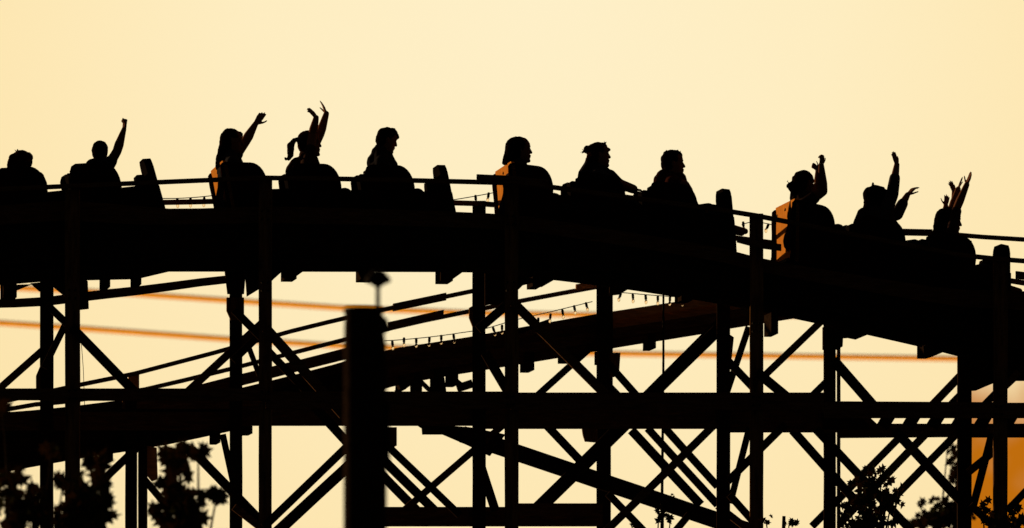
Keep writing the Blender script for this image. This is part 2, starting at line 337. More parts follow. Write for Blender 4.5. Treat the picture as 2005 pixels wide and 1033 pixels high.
# the broad ramp member falling to the right
part(T1, 'ramp_beam', DARKW, lambda b: beam(b, P(905, 850, 3.2), P(1480, 1044, 3.2), 33 / S, 0.09))
part(T1, 'ramp_beam', DARKW, lambda b: plate(b, [(818, 832), (868, 832), (920, 836), (990, 850), (960, 892), (917, 871), (868, 850), (828, 850), (827, 838)], 3.24, 0.06))
# post side boards and bolt plates that roughen the post outlines
for pts, v in (([(444, 582), (478, 582), (478, 616), (474, 626), (452, 626), (444, 608)], VF - .12), ([(919, 602), (926, 598), (926, 640), (919, 622)], VF - .1), ([(71, 735), (79, 716), (79, 762), (71, 762)], VF - .1),
               ([(1165, 688), (1172, 688), (1172, 714), (1165, 714)], 3.9), ([(1140, 838), (1170, 838), (1170, 866), (1146, 864), (1142, 852)], 3.9), ([(758, 836), (777, 836), (777, 872), (770, 876), (758, 878)], .02),
               ([(1194, 690), (1215, 690), (1212, 735), (1194, 740)], 3.9), ([(1430, 655), (1437, 660), (1433, 700), (1429, 705)], VF - .1), ([(1640, 684), (1645, 684), (1646, 790), (1640, 790)], .03)):
    part(T1, 'side_board', WOOD, lambda b: plate(b, pts, v, 0.04))
for px, py, v in [(520, 775, 0), (1000, 783, 0), (1482, 785, 0), (142, 772, 0), (460, 818, VF), (938, 818, VF), (1415, 820, VF), (1957, 802, 0), (520, 560, 0), (1000, 560, 0), (1482, 640, 0), (142, 575, 0), (520, 420, 0), (1000, 430, 0)]:
    def bolts(b):
        for dx in (-6, 6):
            for dy in (-8, 8):
                p = P(px + dx, py + dy, v - 0.16); tube(b, [p, p + AC * 0.06], 0.011, 6)
    part(T1, 'bolt_set', STEEL, bolts)

# ------------------------------------------------------------------ lower track behind
T2 = empty('coaster_trestle', (P(700, 900, 5)[0], P(700, 900, 5)[1], 0), 'lower plank-sided coaster track climbing to the right behind the main trestle', 'roller coaster')
VL, VM = 4.0, 5.7
LT = [(-200, 823), (100, 800), (300, 775), (400, 777), (475, 758), (532, 744.5), (563, 737), (605, 725.5), (672, 708.5), (752, 684), (903, 662), (1016, 641), (1162, 615), (1345, 587), (1500, 566), (1900, 500)]
LB = [(-200, 955), (0, 925), (157, 897), (308, 874), (429, 849), (475, 838), (550, 818), (700, 775), (800, 748), (930, 727), (1016, 713), (1097, 700), (1212, 679), (1363, 656), (1410, 646), (1700, 600), (1900, 560)]
lseg = [(-330, 262), (262, 714), (714, 1182), (1182, 1626), (1626, 1900)]
for a, b in lseg:
    for r in range(4):
        f0, f1 = r / 4, (r + 1) / 4
        band(T2, 'fascia_board', lambda x: lerp(LT, x) + (lerp(LB, x) - lerp(LT, x)) * f0 - (2 if r else 0), lambda x: lerp(LT, x) + (lerp(LB, x) - lerp(LT, x)) * f1, a + .4, b - .4, VL + .1 + 0.045 * (r % 2), 0.04, LIT if r < 2 and a > 714 else (WOODH if a > 700 else DARKW))  # upper right rows take the lit wood copy, left rows the shaded one
    band(T2, 'stringer', lambda x: lerp(LT, x) + 30, lambda x: lerp(LB, x) - 12, a + .4, b - .4, VM - .2, 0.05, DARKW)
    for v in (VL + .5, VL + 1.2): band(T2, 'running_rail', lambda x: lerp(LT, x) + 22, lambda x: lerp(LT, x) + 46, a + .4, b - .4, v, 0.12, DARKW)
RA = [(-200, 830), (155, 753), (261, 731.5), (450, 682), (557, 651), (675, 622), (743, 607), (926, 569), (1000, 553), (1200, 515)]
RB = [(-200, 865), (0, 802), (60, 792), (155, 783), (295, 760), (450, 722), (570, 691), (672, 665), (743, 647), (870, 618), (918, 609), (1016, 589), (1172, 560), (1300, 540)]
for a, b in ((-330, 160), (160, 262), (262, 500), (500, 714), (714, 930), (930, 1180)): rail(T2, 'handrail', RA, a + .3, b - .3, 8.5, VL - .12, 0.07)
for a, b in ((-330, 70), (70, 200), (200, 450), (450, 660), (660, 918), (918, 1182)): rail(T2, 'handrail', RB, a + .3, b - .3, 8.5, VM, 0.07)
rail(T2, 'splice_board', RA, 770, 874, 15, VL - .17, .04, WOODH); rail(T2, 'splice_board', [(755, 639), (870, 613)], 760, 869, 15, VM - .05, .04)
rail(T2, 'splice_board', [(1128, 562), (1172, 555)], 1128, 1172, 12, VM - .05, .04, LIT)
band(T2, 'toe_board', lambda x: lerp([(340, 766), (450, 737), (586, 704), (672, 682), (720, 670)], x), lambda x: lerp([(340, 787), (475, 754), (532, 740), (563, 732.5), (605, 721), (672, 704.5), (720, 692)], x), 340, 720, VL, .04, WOODH)
for pxs in ((262, 733, 768), (466, 680, 760)):
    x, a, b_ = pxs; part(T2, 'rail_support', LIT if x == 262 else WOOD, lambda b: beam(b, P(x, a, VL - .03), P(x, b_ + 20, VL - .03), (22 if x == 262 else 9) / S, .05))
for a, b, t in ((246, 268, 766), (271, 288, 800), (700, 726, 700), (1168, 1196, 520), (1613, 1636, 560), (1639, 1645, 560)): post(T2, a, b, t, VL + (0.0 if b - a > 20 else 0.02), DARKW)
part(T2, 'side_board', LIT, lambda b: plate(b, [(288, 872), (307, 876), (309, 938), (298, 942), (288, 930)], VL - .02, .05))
for px, py, wd, h in ((214, 884, 16, 36), (425, 850, 14, 34), (487, 832, 16, 34), (1038, 706, 18, 38), (1278, 668, 14, 28), (790, 750, 12, 24), (820, 752, 14, 40), (858, 745, 12, 50), (890, 738, 16, 30), (1118, 700, 30, 14)):
    part(T2, 'cross_joist', DARKW, lambda b: across(b, px, py, VL + .05, VL + .45, wd, h))
for x0, y0, x1, y1, wd, v in ((775, 768, 815, 742, 10, VM + .2), (815, 738, 850, 772, 9, VM), (862, 730, 868, 772, 13, VL), (895, 760, 925, 750, 18, VM), (880, 735, 905, 755, 10, VL), (1000, 655, 1075, 628, 8, VL - .05), (560, 800, 700, 765, 12, VM + .1)):
    part(T2, 'brace', DARKW, lambda b: beam(b, P(x0, y0, v), P(x1, y1, v), wd / S, .045))
ledger(T2, 240, 560, 752 + 16, 800, VL - .06, m=WOODH); ledger(T2, 1182.5, 1626, 806, 838, VL + .2); ledger(T2, 714, 1181.5, 806, 832, VL + .2)

# ------------------------------------------------------------------ strings of lamps
def light_string(label, pts, bulbs, v, glass_h=8, flip=()):
    b = BM(); pp = [P(x, y, v) for x, y in pts]; tube(b, pp, 0.0042, 6)
    c = pp[len(pp) // 2]
    root = empty('string_lights', (c.x, c.y, c.z), label, 'string lights', 'strings of festoon lamps along the ride')
    obj('cable', b, BLKCAB, root)
    for i, (x, y, tilt) in enumerate(bulbs):
        p = P(x, y, v); d = Vector((math.sin(R(tilt)), 0, -math.cos(R(tilt))))
        s = BM(); tube(s, [p + d * -0.004, p + d * 0.006, p + d * 0.04, p + d * 0.046], [0.008, 0.0125, 0.0125, 0.009], 10); so_ = obj('bulb_socket', s, BLKCAB, root)
        gl = BM(); sphere(gl, p + d * 0.066, (0.014, 0.014, 0.023)); go = obj('bulb', gl, GLASS, so_, smooth=True)
        go.location = (0, 0, 0)
    return root
def sag(pts, n=6, s=3.0):
    r = []
    for (a, b), (c, d) in zip(pts, pts[1:]):
        for i in range(n): t = i / n; r.append((a + (c - a) * t, b + (d - b) * t + s * 4 * t * (1 - t)))
    return r + [pts[-1]]
s1 = sag([(752, 667), (903, 651)], 8, 2) + sag([(940, 646), (1000, 628), (1160, 590)], 6, 0.5)
light_string('lamp string hanging along the middle of the lower track', s1, [(768, 667, 5), (791, 661, 0), (815, 662, 0), (841, 660, -4), (864, 656, 0), (888, 654, 6), (965, 640, 18), (983, 636, 0), (1054, 622, 0), (1078, 614, -5), (1101, 606, 8), (1124, 598, 10), (1147, 592, 14)], 3.85)
light_string('lamp string at the right end of the lower track beside the thin pole', sag([(1195, 570), (1345, 582)], 10, 1), [(1216, 573, -18), (1239, 575, 3), (1264, 577, 4), (1288, 579, 0), (1312, 580, -3), (1336, 581, 0)], 3.85)
light_string('lamp string under the far handrail behind the two left cars', sag([(-20, 392), (120, 386), (345, 388), (420, 382)], 6, 1), [(122, 386, 0), (136, 386, 0), (347, 388, 4), (373, 387, 0), (400, 386, -4)], VF + .1)
light_string('lamp string rising behind the gap between the second and third car', sag([(880, 392), (1010, 368)], 6, 1), [(931, 382, 4), (957, 377, -8), (984, 371, 0)], VF + .1)
light_string('lamp string by the post between the third and fourth car', sag([(1452, 440), (1478, 433), (1545, 448)], 6, -1), [(1455, 434, 5), (1505, 438, -22), (1534, 447, -10)], VF + .1)

# ------------------------------------------------------------------ coaster cars
def car_outline():
    pts = [(0.02, -0.13), (0.015, 0.0), (-0.02, 0.19)]
    for s in (-0.03, 0.63, 1.29):
        if s > 0: pts.append((s - 0.03, 0.20))
        if s > 0: pts += [(s - 0.05, 0.36), (s - 0.035, 0.405), (s + 0.0, 0.425), (s + 0.24, 0.425)]
        else: pts += [(-0.045, 0.30), (-0.06, 0.395), (-0.045, 0.418), (-0.015, 0.425), (s + 0.24, 0.425)]
        for i in range(1, 9):
            a = math.pi / 2 * i / 8; pts.append((s + 0.24 + 0.16 * math.sin(a), 0.19 + 0.235 * math.cos(a)))
    pts += [(1.88, 0.20), (2.025, 0.19), (2.06, 0.02), (2.085, -0.13)]
    return pts
def car_proto():
    root = bpy.data.objects.new('coaster_car', None); COL.objects.link(root)
    ob = lambda n, b, m, p=root, sm=False: obj(n, b, m, p, local=True, smooth=sm)
    for y in (0.0, 1.06):
        b = BM(); prism(b, car_outline(), y, y + 0.04); ob('side_panel', b, CARP)
    b = BM(); box(b, (0.0, 0.045, -0.128), (2.09, 1.055, -0.10)); ob('floor', b, STEEL)
    # rear shell with bevelled top corners, leaning back
    b = BM(); ys = [(0.0, -0.12), (1.1, -0.12), (1.1, 0.40), (1.06, 0.44), (0.04, 0.44), (0.0, 0.40)]
    lean = lambda z: 0.095 - 0.20 * max(z, -0.1)
    f = [b.verts.new((lean(z) - 0.035, y, z)) for y, z in ys]; g_ = [b.verts.new((lean(z) - 0.004, y, z)) for y, z in ys]
    b.faces.new(f); b.faces.new(g_[::-1])
    for i in range(6): b.faces.new((f[i], f[(i + 1) % 6], g_[(i + 1) % 6], g_[i]))
    for v in b.verts: v.co.x -= 0.01
    rp = ob('rear_panel', b, ORANGE)
    b = BM()
    for y, z in ((0.12, 0.36), (0.98, 0.36), (0.12, 0.1), (0.98, 0.1), (0.55, 0.38)):
        tube(b, [Vector((lean(z) - 0.046, y, z)), Vector((lean(z) - 0.053, y, z))], 0.014, 8)
    ob('rivets', b, STEEL, rp)
    b = BM(); tube(b, [Vector((lean(z) - 0.046, 1.09, z)) for z in (-0.11, 0, 0.2, 0.39)], 0.010, 6); ob('edge_trim', b, STEEL, rp)
    def pad(name, u, y0, y1, top, m=BLACKP):
        b = BM(); r = 0.075; prof = [(y0, -0.08)]
        for c, a0 in ((y0 + r, 180), (y1 - r, 90)):
            for i in range(6): a = R(a0 - 90 * i / 5); prof.append((c + r * math.cos(a), top - r + r * math.sin(a)))
        prof.append((y1, -0.08))
        prof = [(prof[0][0], -0.08)] + prof[1:]
        fr = [b.verts.new((u + 0.09 - 0.21 * (z + 0.1) , y, z)) for y, z in prof]; bk = [b.verts.new((u + 0.16 - 0.21 * (z + 0.1), y, z)) for y, z in prof]
        b.faces.new(fr); b.faces.new(bk[::-1])
        for i in range(len(prof)): j = (i + 1) % len(prof); b.faces.new((fr[i], fr[j], bk[j], bk[i]))
        bmesh.ops.bevel(b, geom=[e for e in b.edges if abs(e.verts[0].co.z - e.verts[1].co.z) + abs(e.verts[0].co.y - e.verts[1].co.y) > 1e-5], offset=0.012, segments=2, affect='EDGES')
        ob(name, b, m)
    for s in (-0.03, 0.63, 1.29):
        q = s + (0.075 if s < 0 else 0)
        pad('seat_back', q, 0.05, 0.52, 0.40); pad('seat_back', q, 0.58, 1.05, 0.40)
        b = BM(); box(b, (s + 0.12, 0.06, -0.09), (s + 0.50, 1.04, -0.01)); bmesh.ops.bevel(b, geom=list(b.edges), offset=0.02, segments=2, affect='EDGES'); ob('seat_cushion', b, BLACKP)
        b = BM(); tube(b, [Vector((s + 0.52, y, 0.12)) for y in (0.06, 0.3, 0.55, 0.8, 1.04)], 0.028, 10); lb = ob('lap_bar', b, BLACKP)
        b = BM()
        for y in (0.3, 0.8): tube(b, [Vector((s + 0.52, y, 0.12)), Vector((s + 0.57, y, 0.0)), Vector((s + 0.58, y, -0.105))], 0.014, 6)
        ob('bar_stem', b, STEEL, lb)
    pad('front_pad', 1.93, 0.05, 0.52, 0.445); pad('front_pad', 1.90, 0.58, 1.05, 0.35)
    b = BM(); box(b, (0.02, 0.2, -0.19), (2.10, 0.9, -0.131)); ob('chassis', b, STEEL)
    for u in (0.25, 1.85):
        for y in (0.16, 0.94):
            b = BM(); tube(b, [Vector((u, y - 0.03, -0.19)), Vector((u, y + 0.03, -0.19))], 0.075, 20); wh = ob('wheel', b, BLKCAB)
            b = BM(); tube(b, [Vector((u, y - 0.04, -0.19)), Vector((u, y + 0.04, -0.19))], 0.028, 10); ob('hub', b, STEEL, wh)
    b = BM(); box(b, (2.08, 0.50, -0.18), (2.38, 0.60, -0.14)); ob('coupler', b, STEEL)
    return root
def kids(o): return [c for c in bpy.data.objects if c.parent == o]
def copy_tree(o, parent=None):
    c = o.copy(); COL.objects.link(c)
    if parent: c.parent = parent
    for ch in kids(o): copy_tree(ch, c)
    return c
proto = car_proto()
CARS = [(-164 + 34, 430, -4.0, 'coaster car cut by the left edge, carrying the rider with raised fist'),
        (444, 410, 0.3, 'coaster car second from the left, orange rear panel beside the long-haired waver'),
        (999, 411, 6.4, 'coaster car third from the left carrying three riders with their arms down'),
        (1548, 482, 11.5, 'coaster car nearest the right edge on the down slope, riders with hands in the air'),
        (2096, 600, 12.5, 'coaster car entering at the extreme right, only its tail showing')]
for i, (px, py, pit, lab) in enumerate(CARS):
    c = proto if i == 0 else copy_tree(proto)
    c.location = P(px, py, 0.45); c.rotation_euler = (0, R(pit), TH)
    tag(c, lab, 'roller coaster car', 'cars of the coaster train')

# ------------------------------------------------------------------ riders
UPV = Vector((0, 0, 1))
def remesh(bm, name, m, parent, vox=0.006, smooth_it=2):
    me = bpy.data.meshes.new('tmp'); bm.to_mesh(me); bm.free()
    o = bpy.data.objects.new('tmp', me); COL.objects.link(o)
    md = o.modifiers.new('r', 'REMESH'); md.mode = 'VOXEL'; md.voxel_size = vox; md.adaptivity = 0
    sm_ = o.modifiers.new('s', 'SMOOTH'); sm_.iterations = smooth_it; sm_.factor = 0.5
    dg = bpy.context.evaluated_depsgraph_get(); me2 = bpy.data.meshes.new_from_object(o.evaluated_get(dg))
    bpy.data.objects.remove(o)
    b2 = BM(); b2.from_mesh(me2); bpy.data.meshes.remove(me2)
    return obj(name, b2, m, parent, smooth=True)
def hand(bm, wr, d, th, cu, k=1.0, curl=25, spread=9, fist=False):
    """wr wrist, d pointing direction, th thumb side, cu side the fingers bend to"""
    d = d.normalized(); th = (th - d * th.dot(d)).normalized(); cu = (cu - d * cu.dot(d) - th * cu.dot(th))
    cu = cu.normalized() if cu.length > 1e-3 else d.cross(th)
    L0 = 0.085 * k
    lens = [0.066, 0.074, 0.070, 0.054]; offs = [0.029, 0.010, -0.010, -0.028]
    for i in range(4):
        kn = wr + d * L0 * (1 - 0.04 * abs(i - 1)) + th * offs[i] * k
        caps(bm, wr + th * offs[i] * 0.55 * k + d * 0.01, kn, 0.0135 * k, 0.0115 * k, 8)
        fd = (d + th * math.tan(R(spread)) * (1.5 - i) / 1.5).normalized(); p = kn; cc = 85 if fist else curl * (0.7 + 0.25 * i)
        tot = 0
        for s, f in enumerate((0.42, 0.32, 0.26)):
            tot += cc * (0.6 if s == 0 and not fist else 1)
            q = p + (fd * math.cos(R(tot)) + cu * math.sin(R(tot))) * lens[i] * k * f * (0.8 if fist else 1.0)
            caps(bm, p, q, (0.0095 - s * 0.0008) * k, (0.0088 - s * 0.001) * k, 8); p = q
    t0 = wr + th * 0.02 * k + d * 0.015 * k; t1 = t0 + (th * 0.75 + d * 0.7 + cu * 0.3).normalized() * 0.045 * k
    t2 = t1 + (th * (0.1 if fist else 0.55) + d * 0.8 + cu * (0.7 if fist else 0.25)).normalized() * 0.032 * k
    t3 = t2 + (th * (-0.5 if fist else 0.35) + d * 0.9 + cu * 0.4).normalized() * 0.026 * k
    caps(bm, t0, t1, 0.015 * k, 0.0115 * k, 8); caps(bm, t1, t2, 0.0115 * k, 0.0095 * k, 8); caps(bm, t2, t3, 0.0095 * k, 0.008 * k, 8)
def person(label, v, head, sh, hip, arms, hair, yaw=0, pitch=0, roll=0, hs=1.0, skin=SKIN, hairm=HAIR, shirt=(0.05, 0.05, 0.06), cap=True, sleeve=0.5, sw=0.16, tyaw=0, extra=(), neck=0.050, ak=1.15):
    """head/sh/hip in photo pixels; arms: list of (side, elbow, wrist, dv_elbow, dv_wrist, handspec)"""
    base = P(hip[0], hip[1] + 28, v)
    root = empty('person', base, label, 'person', 'riders in the coaster train')
    k = hs
    H = P(*head, v)
    f = (FW * math.cos(R(yaw)) - AC * math.sin(R(yaw))).normalized()
    side = UPV.cross(f).normalized()          # rider's left (away from camera when facing right)
    f2 = (f * math.cos(R(pitch)) - UPV * math.sin(R(pitch))).normalized(); up = f2.cross(side).normalized()
    if up.z < 0: up = -up
    if roll:
        q = Matrix.Rotation(R(roll), 3, f2); side = q @ side; up = q @ up
    hp = lambda x, y, z: H + (f2 * x + side * y + up * z) * k
    HM = Matrix((f2, side, up)).transposed().to_4x4()
    b = BM()
    rings = [(-.116, -.02, .070, .028), (-.104, -.045, .088, .043), (-.085, -.062, .090, .054), (-.062, -.073, .086, .061), (-.04, -.084, .086, .067), (-.015, -.093, .084, .072), (.01, -.099, .082, .0745), (.035, -.101, .088, .076), (.06, -.096, .085, .073), (.085, -.080, .068, .060), (.10, -.055, .045, .043), (.111, -.02, .015, .015)]
    rr = []
    for z, xb, xf, hw in rings:
        r_ = []
        for i in range(24):
            a = 2 * math.pi * i / 24; ca, sa = math.cos(a), math.sin(a)
            r_.append(b.verts.new(hp((xf if ca > 0 else -xb) * ca * (abs(ca) ** -0.12 if abs(ca) > 1e-3 else 0), hw * sa, z)))
        rr.append(r_)
    for a, c in zip(rr, rr[1:]):
        for i in range(24): b.faces.new((a[i], a[(i + 1) % 24], c[(i + 1) % 24], c[i]))
    b.faces.new(rr[0][::-1]); b.faces.new(rr[-1])
    caps(b, hp(.080, 0, .014), hp(.098, 0, -.021), .010 * k, .0125 * k)            # nose
    for y in (-.008, .008): caps(b, hp(.088, y, -.048), hp(.090, y, -.050), .0085 * k, .008 * k); caps(b, hp(.086, y, -.064), hp(.087, y, -.065), .0085 * k, .008 * k)
    sphere(b, hp(.078, 0, -.096), .018 * k)
    for y in (-.032, .032): sphere(b, hp(.074, y, .012), .014 * k); caps(b, hp(.083, y * .4, .032), hp(.075, y * 1.3, .030), .009 * k, .008 * k)
    for y in (-.076, .076): caps(b, hp(-.004, y, .016), hp(.002, y * .97, -.022), .012 * k, .008 * k)
    # trunk
    SH = P(*sh, v); HP = P(*hip, v); ax = (SH - HP).normalized()
    tb = []; AX = (AC * math.cos(R(tyaw)) + FW * math.sin(R(-tyaw)) * -1).normalized()
    tb.append((SH - AX * sw * .55 * k - ax * .10 * k, SH + AX * sw * .55 * k - ax * .10 * k, .105 * k, .105 * k))
    tb.append((SH - AX * sw * .9 * k - ax * .015, SH + AX * sw * .9 * k - ax * .015, .056 * k, .056 * k))
    tb.append((SH - AX * .05 * k - ax * .02, SH + AX * .05 * k - ax * .02, .075 * k, .075 * k))
    mid = SH.lerp(HP, .6)
    for s in (-1, 1):
        tb.append((SH + AX * s * .06 * k - ax * .1 * k, mid + AX * s * .05 * k, .10 * k, .095 * k))
        tb.append((mid + AX * s * .05 * k, HP + AX * s * .07 * k, .095 * k, .115 * k))
    for t in tb: caps(b, *t)
    caps(b, SH - ax * .03, hp(-.026, 0, -.055), (neck + .016) * k, neck * k)
    tb.append((SH - ax * .03, hp(-.030, 0, -.100), .075 * k, .054 * k))
    for s in (-1, 1): tb.append((SH + AX * s * .095 * k, hp(-.034, 0, -.098), .058 * k, .050 * k))
    tb += [(P(e[0], e[1], v + (e[6] if len(e) > 6 else 0)), P(e[2], e[3], v + (e[6] if len(e) > 6 else 0)), e[4] / S, e[5] / S) for e in extra]
    for t in tb[-len(extra) - 3:]: caps(b, t[0], t[1], t[2] * .9, t[3] * .9)
    lg = []
    for s in (-1, 1):
        h0 = HP + AX * s * .09 * k; kn = h0 + FW * .36 * k + UPV * .08; an = kn + FW * .20 * k - UPV * .15 * k
        lg += [(h0, kn, .085 * k, .06 * k), (kn, an, .055 * k, .038 * k)]
        caps(b, h0, kn, .080 * k, .056 * k); caps(b, kn, an, .052 * k, .036 * k); caps(b, an, an + FW * .13 * k - UPV * .03, .036 * k, .028 * k)
    # arms
    sl_ = []
    for (sd, el, wr_, de, dw, hd) in arms:
        S0 = SH + AX * (sd * sw * k) - ax * .015
        E = P(el[0], el[1], v + sd * sw + de); W = P(wr_[0], wr_[1], v + sd * sw + dw)
        caps(b, S0, E, .047 * k * ak, .040 * k * ak); m1 = E.lerp(W, .3)
        caps(b, E, m1, .040 * k * ak, .041 * k * ak); caps(b, m1, W, .041 * k * ak, .026 * k)
        sl_.append((S0, S0.lerp(E, min(1, sleeve * 1.0)), .056 * k * ak, .052 * k * ak))
        if sleeve > 1: sl_.append((E, E.lerp(W, sleeve - 1), .052 * k * ak, .044 * k * ak))
        kw = dict(hd); tip = kw.pop('to'); tv = kw.pop('thumb', (0, -1)); cv = kw.pop('bend', (1, 0)); td = kw.pop('tdv', 0)
        # directions given in the picture plane (right, down) plus depth
        dv = kw.pop('dv', 0.0)
        tr = lambda q, w_=0: FW * q[0] - UPV * q[1] + AC * w_
        hand(b, W, tr((tip[0] - wr_[0], tip[1] - wr_[1])) / 40 + AC * dv, tr(tv, td), tr(cv, kw.pop('bdv', 0.0)), k=kw.pop('k', k), **kw)
    remesh(b, 'body', skin, root, 0.0055, 2)
    # shirt over trunk and sleeves
    m = mat('shirt_cloth', shirt, 0.9, 0.25, 14, bump=0.2)
    b = BM()
    for t in tb: caps(b, t[0], t[1], t[2] + .011, t[3] + .011)
    for t in sl_: caps(b, *t)
    remesh(b, 'shirt', m, root, 0.009, 2)
    b = BM()
    for t in lg: caps(b, t[0], t[1], t[2] + .004, t[3] + .01)
    for s in (-1, 1): sphere(b, HP + AC * s * .07 * k, .13 * k)
    remesh(b, 'trousers', mat('denim', (0.03, 0.035, 0.06), .9), root, 0.010, 2)
    # hair
    b = BM()
    if cap:
        sphere(b, hp(-.014, 0, .036), (.098 * k, .083 * k, .084 * k), 3, HM); sphere(b, hp(-.040, 0, .0), (.070 * k, .080 * k, .095 * k), 3, HM)
    for i, h in enumerate(hair):
        x0, y0, x1, y1, r0, r1 = h[:6]; dv = h[6] if len(h) > 6 else 0
        caps(b, P(x0, y0, v + dv), P(x1, y1, v + dv), r0 / S, r1 / S, 10)
    ho = remesh(b, 'hair', hairm, root, 0.0055, 1)
    # uneven locks
    for vert in ho.data.vertices:
        n_ = noise.noise(vert.co * 28) * 0.006 + noise.noise(vert.co * 70) * 0.003
        vert.co += vert.normal * n_
    return root
OPEN = lambda to, **k: dict(to=to, **k)
def lap(hx, hy, s=1): return [(-1, (hx - 6, hy + 70), (hx + 46, hy + 86), 0, 0.03, OPEN((hx + 80, hy + 84), bend=(0, 1), thumb=(0, 0), tdv=1, curl=35)),
                              (1, (hx - 6, hy + 70), (hx + 46, hy + 86), 0, -0.03, OPEN((hx + 80, hy + 84), bend=(0, 1), thumb=(0, 0), tdv=-1, curl=35))]
VP = 0.76
def wisps(px, py, n, ln, a0, a1, r=0.8, seed=0):
    rnd = random.Random(seed); res = []
    for i in range(n):
        a = R(rnd.uniform(a0, a1)); l = ln * rnd.uniform(.5, 1)
        x1 = px + math.cos(a) * l; y1 = py - math.sin(a) * l
        res.append((px, py, x1, y1, r * 1.3, r, rnd.uniform(-.03, .03)))
    return res
# 1: left edge, hair gathered up
person('rider with gathered curly hair at the left edge, shoulders hunched, arms down', VP, (45, 316), (50, 354), (40, 425), lap(46, 345),
       [(26, 312, 22, 324, 9, 9), (20, 318, 18, 327, 5, 4), (36, 304, 24, 308, 8, 7), (40, 308, 54, 308, 13, 11), (30, 318, 34, 332, 11, 8), (50, 312, 52, 318, 12, 12), (16, 328, 15, 331, 2.5, 2)] + wisps(33, 298, 5, 7, 70, 160, .9, 1),
       yaw=-50, hs=.86, hairm=HAIR2, shirt=(.12, .035, .03), neck=.055, sw=.17, tyaw=-50, extra=[(38, 346, 34, 360, 14, 16), (74, 348, 79, 362, 11, 12)])
# 2: cropped hair, fist up
person('rider with close-cropped head punching one fist into the air', VP, (197, 297), (191, 330), (192, 400),
       [(-1, (229, 296), (243, 252), 0, 0, OPEN((245, 236), thumb=(.3, 0), tdv=-.9, bend=(-1, 0), fist=True, k=.95)), lap(197, 330)[0]],
       [(196, 290, 198, 290, 14, 13)], yaw=-62, hs=.84, skin=SKIN2, shirt=(.02, .02, .025), sw=.13, neck=.058, tyaw=-40, ak=1.25, extra=[(181, 324, 179, 340, 12, 13), (203, 318, 203, 334, 10, 10)])
# 3: long straight hair, right arm waving forward
person('long-haired rider beside the left orange panel waving one open hand forward', VP, (455, 276), (452, 318), (446, 400),
       [(1, (481, 276), (501, 241), -.05, -.05, OPEN((520, 214), thumb=(1, .6), bend=(1, .3), curl=20, spread=3, k=.86)), lap(452, 318)[0]],
       [(448, 270, 440, 300, 18, 14), (440, 285, 434, 318, 12, 13), (446, 263, 460, 265, 12, 12), (436, 290, 431, 326, 8, 10), (444, 295, 444, 325, 13, 14), (462, 266, 468, 265, 10, 8)],
       yaw=8, pitch=4, hs=.95, shirt=(.03, .03, .035), extra=[(450, 312, 446, 335, 17, 20), (460, 310, 466, 328, 10, 12)])
# 4: pony tail, both arms up
person('rider with long ponytail raising both arms straight up, wrists bent back', VP, (606, 281), (600, 320), (595, 400),
       [(-1, (612, 262), (619, 230), .1, .06, OPEN((602, 209), thumb=(.7, -.3), tdv=.8, bend=(-1, -.6), curl=14, spread=5, k=.74)),
        (1, (627, 262), (639, 222), -.05, -.05, OPEN((630, 200), thumb=(0, 0), tdv=1, bend=(-.5, -1), curl=6, spread=2, k=.80))],
       [(586, 272, 576, 274, 4, 4.5), (576, 274, 569, 286, 5, 7.5), (569, 286, 569, 302, 7.5, 6.5), (569, 302, 565, 311, 5.5, 4), (565, 310, 560, 312, 3, 2.4), (596, 277, 602, 276, 15, 14), (592, 285, 598, 292, 10, 9)] + wisps(563, 310, 5, 7, 150, 220, .9, 3),
       yaw=4, hs=1.0, hairm=HAIR2, shirt=(.05, .03, .025), ak=1.0, extra=[(582, 322, 574, 336, 13, 14), (612, 314, 614, 328, 10, 13)])
# 5: boy with fringe, looking down
person('short-haired rider with full fringe looking down, sitting near the middle', VP, (758, 274), (744, 316), (742, 400), lap(744, 318),
       [(754, 264, 766, 263, 15, 14), (768, 261, 775, 267, 10, 7), (752, 266, 751, 280, 11, 9), (758, 259, 768, 261, 11, 11)], yaw=0, pitch=18, hs=.94, shirt=(.02, .02, .025),
       extra=[(748, 294, 736, 318, 12, 17), (742, 300, 744, 322, 14, 20), (758, 306, 762, 326, 10, 16)])
# 6: bob hair
person('rider with shoulder-length hair in profile, first seat of the third car', VP, (1019, 293), (1013, 336), (1005, 410), lap(1012, 334),
       [(1010, 288, 1005, 302, 22, 19), (1002, 295, 993, 312, 12, 10), (993, 308, 988, 318, 8, 5), (1016, 281, 1024, 284, 14, 11), (1012, 300, 1006, 322, 15, 14)], yaw=4, pitch=2, hs=1.0, shirt=(.03, .025, .03),
       extra=[(1018, 324, 1020, 342, 13, 17)])
# 7: bun
person('rider with small loose bun and stray wisps, arm stretched to the lap bar', VP, (1173, 303), (1166, 344), (1158, 418),
       [(-1, (1206, 360), (1240, 370), -.02, 0, OPEN((1270, 374), bend=(0, 1), thumb=(0, 0), tdv=1, curl=35, k=.8)), lap(1166, 340)[1]],
       [(1149, 290, 1148, 294, 6, 6.5), (1162, 299, 1160, 306, 9, 9), (1166, 300, 1172, 295, 18, 16), (1163, 302, 1162, 312, 14, 14), (1188, 291, 1193, 293, 4.2, 3), (1163, 306, 1160, 322, 13, 12), (1160, 302, 1155, 322, 11, 11), (1170, 292, 1178, 291, 15, 13), (1158, 318, 1150, 332, 10, 9)] + wisps(1147, 296, 6, 11, 150, 210, .7, 5) + wisps(1184, 284, 4, 9, 30, 110, .6, 6) + wisps(1152, 288, 3, 7, 20, 90, .6, 7),
       yaw=2, hs=.98, hairm=HAIR2, shirt=(.03, .03, .04), extra=[(1160, 324, 1150, 345, 15, 18), (1178, 334, 1190, 352, 12, 16), (1194, 344, 1216, 366, 11, 10), (1214, 360, 1240, 370, 8, 7)])
